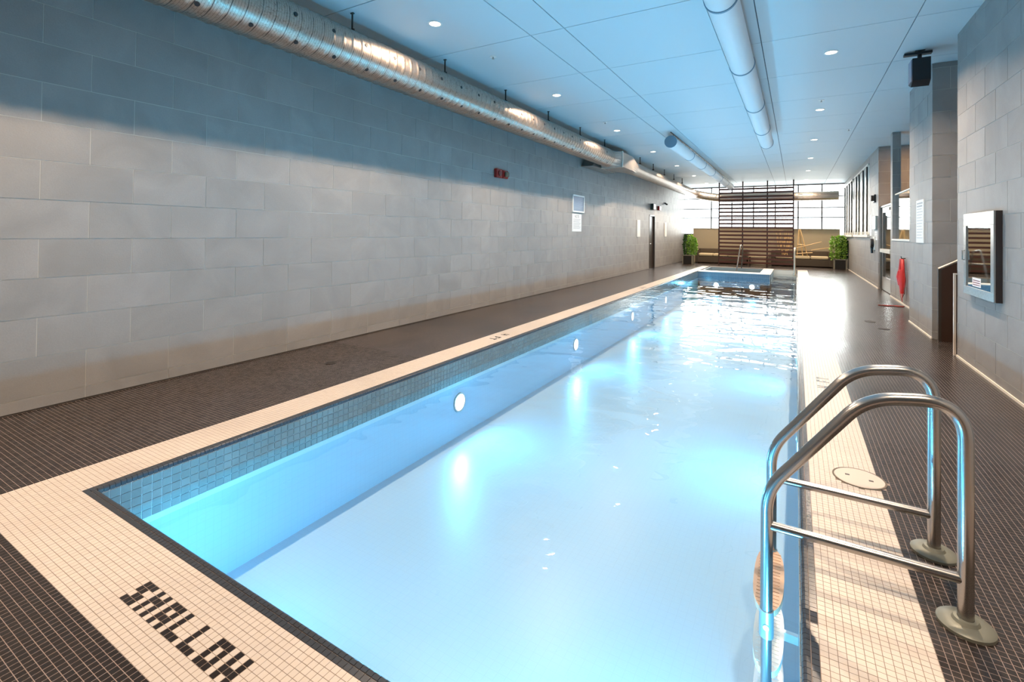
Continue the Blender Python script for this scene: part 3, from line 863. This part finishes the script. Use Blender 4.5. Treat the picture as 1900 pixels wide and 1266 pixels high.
# ------------------------------------------------------------------ stair guard in the niche
sg = thing('stair_guard', 'dark panelled stair guard with a pale sloping handrail in the wall niche', 'railing', (1.66, 8.45, 0))
MB().prism([(0, 0), (2.4, 0), (2.4, 2.40), (0, .95)], 'y', 0, .03).obj('guard_panel', mat('dark red brown panel', (.045, .022, .014), .3), sg)
MB().tube([(-.01, .012, .965), (2.4, .012, 2.415)], .016, 10).obj('handrail', mat('pale handrail', (.6, .5, .4), .3, .4), sg)
MB().box(-.015, .015, -.005, .035, 0, .96).obj('end_post', DKMETAL, sg)
pt_ = thing('corner_post', 'slim pale metal post at the floor corner of the near stone wall', 'post', (1.612, 7.515, 0))
MB().box(-.012, .012, 0, .025, 0, .95, .003).obj('post', mat('pale metal post', (.72, .62, .52), .3, .3), pt_)
MB().box(-.012, .10, 0, .025, .95, .965, .002).obj('cap', mat('pale metal post'), pt_)

# ------------------------------------------------------------------ pool ladder
lad = thing('pool_ladder', 'brushed stainless pool ladder with two looped rails bolted to the deck', 'ladder', (0, 0, 0))
TR = .0235
flp = None
def railpath(y): return fillet([(.53, y, .01), (.53, y, .70), (.445, y, .775), (.29, y, .755), (-.105, y, .28), (-.105, y, -.235)], [.17, .10, .12, .08], 10)
for y in (2.33, 2.79):
    pts = fillet([(.53, y, .005), (.53, y, .80), (.24, y, .76), (-.10, y, .315), (-.10, y, -.24)], [.22, .10, .09], 12)
    MB().tube(pts, TR, 24).obj('rail', CHROME, lad)
    MB().tube([(-.10, y, .165), (.53, y, .165)], .0185, 20).obj('crossbar', CHROME, lad)
    fl_ = MB().lathe((.53, y, 0), [(.0, .0), (.082, .0), (.082, .010), (.074, .017), (.040, .020), (.034, .030), (.024, .032)], 32).obj('flange', PLATE, lad)
    MB().lathe((-.10, y, -.30), [(.0, .0), (.028, .0), (.028, .11), (.024, .112)], 24).obj('sleeve', mat('sleeve steel', (.45, .5, .52), .3, .8), lad)
    MB().disc((-.10, y-.024, -.25), (0, -1, 0), .012, .008, 14).obj('bolt', STEEL2, lad)
    MB().tube([(-.10, y, -.29), (-.10, y, -.82)], .021, 16).obj('lower_rail', CHROME, lad)
    MB().box(-.10, .02, y-.012, y+.012, -.62, -.58).obj('wall_bumper', WHITE, lad)
def tread(z, m_):
    mb = MB(); n = 28; i = len(mb.v); P2 = []
    for j in range(n):
        t = 2*PI*j/n; c, s_ = math.cos(t), math.sin(t)
        P2.append((-.10+.062*abs(c)**.8*(1 if c > 0 else -1), 2.56+.235*abs(s_)**.75*(1 if s_ > 0 else -1)))
    mb.prism(P2, 'z', z-.012, z+.012)
    for k in range(-8, 9): mb.box(-.10-.045, -.10+.045, 2.56+.024*k-.003, 2.56+.024*k+.003, z+.0121, z+.0145)
    return mb.obj('tread', m_, lad)
tread(-.205, mat('tan ribbed tread', (.62, .40, .28), .5)); tread(-.46, WHITE); tread(-.70, WHITE)
lid = thing('skimmer_lid', 'round cream skimmer lid with two finger holes set in the deck by the ladder', 'lid', (.32, 3.42, 0))
MB().lathe((0, 0, 0), [(0, .004), (.118, .004), (.120, .002), (.120, -.01)], 40).obj('cover', CREAM, lid)
MB().ring((0, 0, -.004), (0, 0, 1), .121, .129, .007, 40).obj('rim', mat('dark rim', (.10, .08, .06), .6), lid)
for s_ in (-1, 1): MB().box(-.011, .011, -.008, .008, .0041, .0048).obj('finger_hole', BLACK, lid, (s_*.055, -s_*.012, 0))
def drain(x, y, l, r=.055):
    t = thing('floor_drain', l, 'drain', (x, y, 0))
    MB().ring((0, 0, 0), (0, 0, 1), r*.8, r, .004).obj('rim', DKMETAL, t)
    mb = MB().disc((0, 0, 0), (0, 0, 1), r*.8, .001); mb.obj('sump', BLACK, t)
    mb = MB()
    for k in range(-3, 4): mb.box(k*r*.2-.003, k*r*.2+.003, -r*.6, r*.6, .001, .004)
    mb.obj('grate', DKMETAL, t)
drain(-4.19, 3.42, 'small round dark floor drain in the deck along the long stone wall')
drain(1.15, 9.1, 'round dark floor drain in the wet deck near the pillar', .075)
drain(1.05, 9.75, 'round dark floor drain just beyond another one near the pillar', .075)

# ------------------------------------------------------------------ spa rails
sr = thing('spa_rail', 'pale steel handrail rising from the sunken spa in front of the slatted screen', 'railing', (-1.93, 20.1, 0))
MB().tube(fillet([(0, 0, 0), (.12, .25, 1.0), (.14, .9, .93), (-.02, 2.25, .0)], [.15, .15], 8), .024, 12).obj('rail', CHROME, sr)
MB().tube([(.07, .15, .55), (.08, 1.42, .52)], .016, 10).obj('brace', CHROME, sr)
for p in ((0, 0, 0), (-.02, 2.25, 0)): MB().disc(p, (0, 0, 1), .05, .012).obj('flange', PLATE, sr)
gr = thing('grab_rail', 'tall pale steel grab rail at the far pool steps beside the slatted screen', 'railing', (PX1-.10, 19.3, 0))
MB().tube(fillet([(0, 0, 0), (0, 0, .93), (0, .75, .93), (0, .75, 0)], .15, 8), .028, 12).obj('rail', mat('pale rail', (.70, .62, .50), .3, .6), gr)
for yv in (0, .75): MB().disc((0, yv, -.001), (0, 0, 1), .06, .012).obj('flange', PLATE, gr)

# ------------------------------------------------------------------ slatted screen
sc = thing('slatted_screen', 'tall red brown wooden slatted screen standing behind the spa up to the ceiling', 'screen', (0, 23.7, 0))
xs = (-3.0, -2.03, -1.06, -.082)
for x in xs: MB().box(x-.026, x+.026, -.03, .03, 0, Z_CEIL-.01, .004).obj('post', mat('dark post wood', (.045, .02, .016), .45), sc)
s0 = None
for k in range(20):
    z = .165+.1716*k
    if s0 is None: s0 = MB().box(-3.0, -.07, -.05, -.03, -.040, .040, .004).obj('slat', WOODR, sc, (0, 0, z))
    else: inst(s0, (0, 0, z), sc)

# ------------------------------------------------------------------ sofas
def sofa(x0, x1, n, label, arms=(1, 1)):
    t = thing('sofa', label, 'sofa', (x0, 24.85, 0)); L = x1-x0
    MB().box(0, L, .04, .78, .04, .34, .01).obj('base', SOFA, t)
    MB().box(0, L, .62, .78, .34, .70, .02).obj('backrest', SOFA, t)
    if arms[0]: MB().box(0, .15, .0, .62, .04, .70, .01).obj('armrest', SOFA, t)
    if arms[1]: MB().box(L-.15, L, .0, .62, .04, .70, .01).obj('armrest', SOFA, t)
    a = .15 if arms[0] else .0; b_ = L-.15 if arms[1] else L; w_ = (b_-a)/n
    for k in range(n):
        MB().box(a+k*w_+.01, a+(k+1)*w_-.01, .03, .62, .35, .48, .03).obj('seat_cushion', CUSH, t)
    for (fx, fy) in ((.05, .08), (L-.05, .08), (.05, .72), (L-.05, .72)): MB().box(fx-.03, fx+.03, fy-.03, fy+.03, 0, .04).obj('foot', BLACK, t)
sofa(-4.22, -1.95, 3, 'dark wicker sofa with cream cushions beside the potted shrub by the long wall')
sofa(-.95, 1.40, 3, 'dark wicker sofa with cream cushions beside the easel, right of the slatted screen')
tb = thing('coffee_table', 'low cream topped table behind the slats of the screen', 'table', (-1.45, 24.5, 0))
MB().box(-.38, .38, -.25, .25, .40, .44, .008).obj('top', CUSH, tb)
for a, b_ in ((-1, -1), (1, -1), (-1, 1), (1, 1)): MB().box(a*.34-.02, a*.34+.02, b_*.21-.02, b_*.21+.02, 0, .40).obj('leg', SOFA, tb)

# easel and poles
def stick(mb, a, b_, w_=.02): return mb.tube([a, b_], w_, 4)
ea = thing('easel', 'light wooden easel standing on the sofa edge just right of the slatted screen', 'easel', (.12, 24.9, .48))
for nm, a, b_ in (('leg', (-.06, 0, 0), (.0, .08, 1.18)), ('leg', (.34, 0, 0), (.05, .08, 1.20)), ('leg', (.16, .35, 0), (.02, .12, 1.15)), ('crossbar', (-.08, -.02, .10), (.52, -.02, .16)), ('crossbar', (-.03, -.01, .5), (.22, .0, .5))):
    stick(MB(), a, b_, .022).obj(nm, YWOOD, ea)
for (a, b_, l) in (((.05, 24.85, .84), (.98, 24.95, 1.12), 'pale wooden pole slanting up across the low wall beside the easel'), ((.60, 25.2, .74), (1.62, 25.35, .93), 'long pale wooden pole lying along the sofa back toward the potted shrub')):
    t = thing('wooden_pole', l, 'pole', a); v = Vector(b_)-Vector(a)
    stick(MB(), (0, 0, 0), v, .016).obj('shaft', YWOOD, t); stick(MB(), v*.985, v, .02).obj('tip', YWOOD, t)
# bundle of branches behind the slats
br = thing('branch_bundle', 'bundle of pale branches leaning behind the slatted screen against the low wall', 'branches', (-.55, 25.5, .0))
rb = random.Random(3)
for k in range(16):
    a = (rb.uniform(-.25, .3), rb.uniform(-.15, 0), .5 if k % 2 else .72); b_ = (a[0]+rb.uniform(-.35, .35), 0.05, rb.uniform(1.1, 1.65))
    stick(MB(), a, b_, .011).obj('branch', YWOOD, br)

# potted shrubs
def shrub(x, y, label, cols, seed, light_side):
    rr = random.Random(seed)
    t = thing('potted_shrub', label, 'plant', (x, y, 0))
    pt2 = MB().box(-.20, .20, -.20, .20, 0, .40, .008).obj('planter', mat('black planter panel', (.018, .016, .014), .35), t)
    for a in (-1, 1): MB().box(a*.205-.022, a*.205+.022, -.215, .215, 0, .425, .004).obj('side_frame', mat('bronze planter frame', (.28, .26, .20), .4, .2), t)
    MB().box(-.215, .215, -.215, -.195, .39, .425).obj('rim', mat('bronze planter frame'), t)
    MB().box(-.18, .18, -.18, .18, .40, .41).obj('soil', SOIL, t)
    for ci, (cx_, cy_, r_, h_, m_) in enumerate(cols):
        mb = MB()
        MB().tube([(cx_*.4, cy_*.4, .38), (cx_, cy_, .40+h_*.9)], .012, 6).obj('stem', SOIL, t)
        for k in range(800):
            z = .40+h_*rr.random()**.85; q_ = (z-.40)/h_
            R2 = r_*(.75+.35*math.sin(q_*PI))*(1.0-.35*max(0, q_-.8)/.2)*math.sqrt(rr.uniform(.25, 1.15)); th_ = rr.uniform(0, 2*PI)
            c = Vector((cx_+R2*math.cos(th_), cy_+R2*math.sin(th_), z))
            d = Vector((math.cos(th_)+rr.gauss(0, .6), math.sin(th_)+rr.gauss(0, .6), rr.gauss(.4, .7))).normalized()
            s_ = d.cross(Vector((rr.gauss(0, 1), rr.gauss(0, 1), rr.gauss(0, 1)))).normalized(); L = rr.uniform(.05, .085); w_ = L*.34
            mb.quad(tuple(c), tuple(c+d*L*.5+s_*w_), tuple(c+d*L), tuple(c+d*L*.5-s_*w_))
        tag(mb.obj('foliage', m_, t, fix=False), kind='stuff')
shrub(-4.32, 23.65, 'leafy green shrub in a square planter by the long stone wall', [(-.10, 0, .10, .93, LEAF2), (.10, -.03, .15, .95, LEAF), (.24, .05, .12, .82, LEAF)], 5, 1)
shrub(1.60, 24.3, 'leafy green shrub in a square planter beside the finned window wall', [(-.18, -.05, .16, .96, LEAF), (.03, -.08, .16, 1.0, LEAF), (.17, .08, .09, .92, LEAF2)], 9, -1)

# ------------------------------------------------------------------ wall mounted things, left wall
def MX(x, y, z, sgn=1):                                # text matrix on an x-facing wall (normal +x if sgn>0)
    if sgn > 0: return Matrix(((0, 0, 1, x), (1, 0, 0, y), (0, 1, 0, z), (0, 0, 0, 1)))
    return Matrix(((0, 0, -1, x), (-1, 0, 0, y), (0, 1, 0, z), (0, 0, 0, 1)))
al = thing('fire_alarm', 'red fire alarm bell and strobe pair high on the long wall below the spiral duct', 'alarm', (XL, 8.0, 2.52))
MB().box(0, .07, -.24, -.03, -.085, .085, .01).obj('alarm_box', RED, al)
MB().box(0, .06, .01, .20, -.08, .08, .01).obj('strobe_base', RED, al)
MB().box(.06, .11, .05, .17, -.05, .05, .015).obj('strobe_lens', mat('clear strobe lens', (.22, .15, .10), .15), al)
MB().tube([(.07, -.135, 0), (.085, -.135, 0)], .05, 20).obj('grille', mat('dark red grille', (.14, .01, .01), .4), al)
bd = thing('notice_board', 'white framed blue grey notice board on the long wall above a paper notice', 'sign', (XL, 11.9, 2.16))
MB().box(.0, .02, -.36, .36, -.20, .20).obj('board', BOARD, bd)
mb = MB()
for a in (-1, 1): mb.box(0, .03, a*.375-.018, a*.375+.018, -.225, .225); mb.box(0, .03, -.375, .375, a*.21-.018, a*.21+.018)
mb.obj('frame', WHITE, bd)
mb = MB()
for k in range(9): mb.box(.02, .0205, -.28, .28-.05*(k % 3), .14-.034*k, .148-.034*k)
mb.obj('printed_lines', mat('faint blue print', (.22, .32, .45), .5), bd)
nt = thing('paper_notice', 'white paper notice with grey heading and lines below the blue notice board', 'sign', (XL, 11.83, 1.66))
MB().box(.0, .006, -.31, .31, -.23, .23).obj('sheet', PAPER, nt)
text('NOTE', .11, INK, nt, MX(.0065, 0, .16))
mb = MB()
for k in range(8): mb.box(.006, .0066, -.24, .24-.04*(k % 3), .085-.034*k, .093-.034*k)
mb.obj('printed_lines', INK, nt)
ex = thing('exit_sign', 'white and dark box sign mounted above the dark door in the long wall', 'sign', (XL, 19.5, 2.47))
MB().box(0, .12, -.20, .20, -.12, .12, .008).obj('housing', mat('dark sign housing', (.02, .035, .03), .4), ex)
MB().box(.12, .125, -.17, .19, -.10, .10).obj('face', WHITE, ex)
rb2 = thing('alarm_horn', 'small dark red alarm horn beside the box sign over the door', 'alarm', (XL, 20.6, 2.46))
MB().box(0, .09, -.17, .10, -.09, .09, .01).obj('body', RED, rb2); MB().box(.02, .08, .10, .16, -.07, .07, .01).obj('lens', WHITE, rb2)
cm = thing('wall_camera', 'tiny black camera on the long wall above the far white panel', 'camera', (XL, 21.7, 2.72))
MB().box(0, .05, -.03, .03, -.02, .05).obj('bracket', BLACK, cm); MB().tube([(.05, 0, 0), (.12, -.08, -.04)], .035, 12).obj('housing', BLACK, cm)
for (y, l) in ((17.6, 'pale upright wall panel before the dark door in the long wall'), (21.85, 'pale upright wall panel past the dark door in the long wall')):
    t = thing('wall_panel', l, 'panel', (XL, y, 1.58))
    MB().box(0, .02, -.20, .20, -.31, .31, .004).obj('plate', mat('pale panel', (.74, .74, .70), .4), t); MB().box(.02, .024, -.17, .17, -.28, .28).obj('face', PAPER, t)

# ------------------------------------------------------------------ wall mounted things, right side
cb = thing('hose_cabinet', 'stainless steel framed glass door fire hose cabinet on the near stone wall', 'cabinet', (XR, 6.52, 1.21))
cy0, cy1, cz0, cz1 = -.455, .47, -.42, .43
MB().box(-.045, 0, cy0, cy1, cz0, cz1).obj('body', mat('dark cabinet side', (.02, .015, .015), .4), cb)
fr = MB(); wv = .085
fr.box(-.062, -.045, cy0, cy1, cz1-.13, cz1, .003).box(-.062, -.045, cy0, cy1, cz0, cz0+wv, .003).box(-.062, -.045, cy0, cy0+wv, cz0+wv, cz1-.13, .003).box(-.062, -.045, cy1-wv, cy1, cz0+wv, cz1-.13, .003)
fr.obj('door_frame', STEEL2, cb)
MB().box(-.052, -.046, cy0+wv, cy1-wv, cz0+wv, cz1-.13).obj('glass', MIRROR, cb)
st = MB().box(-.0535, -.052, -.06, .20, cz0+.10, cz0+.19).obj('sticker', WHITE, cb)
for k in range(3): MB().box(-.0545, -.0535, -.04, .18, cz0+.115+.022*k, cz0+.123+.022*k).obj('sticker_line', RED, cb)
MB().tube([(-.063, cy1-.03, -.06), (-.078, cy1-.03, -.06), (-.078, cy1-.03, .04), (-.063, cy1-.03, .04)], .006, 8).obj('latch', STEEL2, cb)
rs = thing('rules_sign', 'white pool rules sheet with grey lines on the stone pillar', 'sign', (1.61, 9.31, 1.62))
MB().box(-.012, 0, -.24, .24, -.32, .32).obj('board', PAPER, rs)
mb = MB()
for k in range(13):
    z = .27-.043*k; hgt = .022 if k in (0, 1) else .008
    mb.box(-.0128, -.012, -.19+.03*(k % 3), .19, z-hgt/2, z+hgt/2)
mb.obj('printed_lines', mat('pale grey print', (.40, .42, .44), .7), rs)
# speaker
sp = thing('loudspeaker', 'black box loudspeaker hung from the ceiling beside the stone pillar', 'speaker', (1.36, 7.95, Z_CEIL))
MB().prism([(-.13, -.12), (.09, -.12), (.13, -.40), (-.02, -.46), (-.13, -.40)], 'x', -.09, .09).obj('cabinet', BLACK, sp)
MB().box(-.10, -.091, -.11, .08, -.40, -.13).obj('side_plate', mat('grey lilac grille', (.30, .28, .34), .5), sp)
MB().box(-.02, .02, -.02, .02, -.12, 0).obj('bracket', BLACK, sp); MB().box(-.16, .12, -.05, .03, -.05, -.02).obj('mount_arm', BLACK, sp)
MB().box(-.05, .05, -.05, .05, -.008, 0).obj('ceiling_plate', BLACK, sp)
# red hose
hs_ = thing('rescue_hose', 'bright red rescue hose bundle with loose cords hanging from a hook on the corridor wall', 'hose', (1.90, 12.35, 0))
MB().tube([(0, 0, .95), (-.06, 0, .95), (-.07, 0, .99)], .010, 8).obj('hook', DKMETAL, hs_)
for (dy, w_, z0_, z1_) in ((.14, .045, .40, .74), (-.14, .055, .26, .78)):
    pts = [(-.055, dy*.4, .93), (-.06, dy, z1_), (-.07, dy*1.1, (z0_+z1_)/2), (-.06, dy, z0_)]
    MB().tube(fillet(pts, .15, 6), .03, 12, rr=None).obj('hose_loop', REDC, hs_)
    MB().tube([(-.07, dy, z1_-.05), (-.075, dy*1.08, (z0_+z1_)/2), (-.07, dy, z0_)], w_, 14, rr=[w_*.7, w_*1.1, w_*.6]).obj('float', REDC, hs_)
rc = random.Random(11)
for k in range(7):
    a = rc.uniform(-.25, .25); zt = rc.uniform(.4, .85)
    pts = [(-.04, a*.3, .92), (-.05, a*1.2, zt*.7), (-.05, a*1.1, .25), (-.05, a*.3, .08+.03*k)]
    MB().tube(fillet(pts, .2, 6), .006, 6).obj('cord', mat('dark red cord', (.22, .04, .03), .6) if k % 2 else REDC, hs_)
fc = thing('floor_rope', 'thin red cord lying loose across the deck below the red hose bundle', 'cord', (1.84, 12.14, .008))
MB().tube(fillet([(.02, .05, .0), (-.08, -.05, 0), (-.18, .05, 0), (-.28, -.02, 0), (-.40, .02, 0)], .05, 6), .008, 8).obj('strand', mat('dark red cord'), fc)
MB().tube(fillet([(.0, .0, .004), (-.12, .05, .004), (-.25, -.04, .004), (-.33, .02, .004)], .05, 6), .006, 8).obj('strand', REDC, fc)
# small things on the far right wall
h = thing('alarm_strobe', 'dark round alarm horn high on the far corridor wall beside the glass door', 'alarm', (1.89, 16.55, 2.44))
MB().box(-.04, 0, -.14, .14, -.12, .10, .01).obj('base', BLACK, h); MB().tube([(-.04, 0, 0), (-.10, 0, 0)], .08, 16).obj('horn', mat('brown horn', (.06, .04, .03), .5), h)
kp = thing('card_reader', 'grey and white wall box beside the glass door', 'box', (1.89, 16.35, 1.76))
MB().box(-.04, 0, .12, .42, -.18, .18, .01).obj('white_cover', WHITE, kp); MB().box(-.05, 0, -.26, .10, -.19, .18, .01).obj('grey_cover', mat('grey cover', (.30, .36, .36), .4), kp)
kp2 = thing('paper_sheet', 'small white paper sheet under the wall box by the glass door', 'sign', (1.89, 16.35, 1.42))
MB().box(-.004, 0, -.22, .28, -.13, .11).obj('sheet', PAPER, kp2)
mb = MB(); [mb.box(-.0046, -.004, -.17, .22, -.08+.04*k, -.07+.04*k) for k in range(4)]; mb.obj('printed_lines', INK, kp2)
ph = thing('wall_phone', 'black wall telephone with a pale back plate beside the glass door', 'telephone', (1.89, 16.7, 1.20))
MB().box(-.02, 0, -.26, .14, -.18, .18, .01).obj('back_plate', mat('pale plate', (.6, .6, .55), .4), ph); MB().tube([(-.02, 0, 0), (-.09, 0, 0)], .12, 18).obj('handset', BLACK, ph)
MB().tube([(-.05, .08, -.10), (-.04, .10, -.28)], .03, 10).obj('cord_end', BLACK, ph)
wn3 = thing('wall_notice', 'tall pale notice on the far corridor wall between the wall box and the finned window', 'sign', (1.89, 17.4, 1.72))
MB().box(-.006, 0, -.22, .22, -.32, .30).obj('sheet', PAPER, wn3)
mb = MB(); [mb.box(-.0068, -.006, -.16, .16, -.24+.07*k, -.23+.07*k) for k in range(7)]; mb.obj('printed_lines', mat('pale grey print'), wn3)
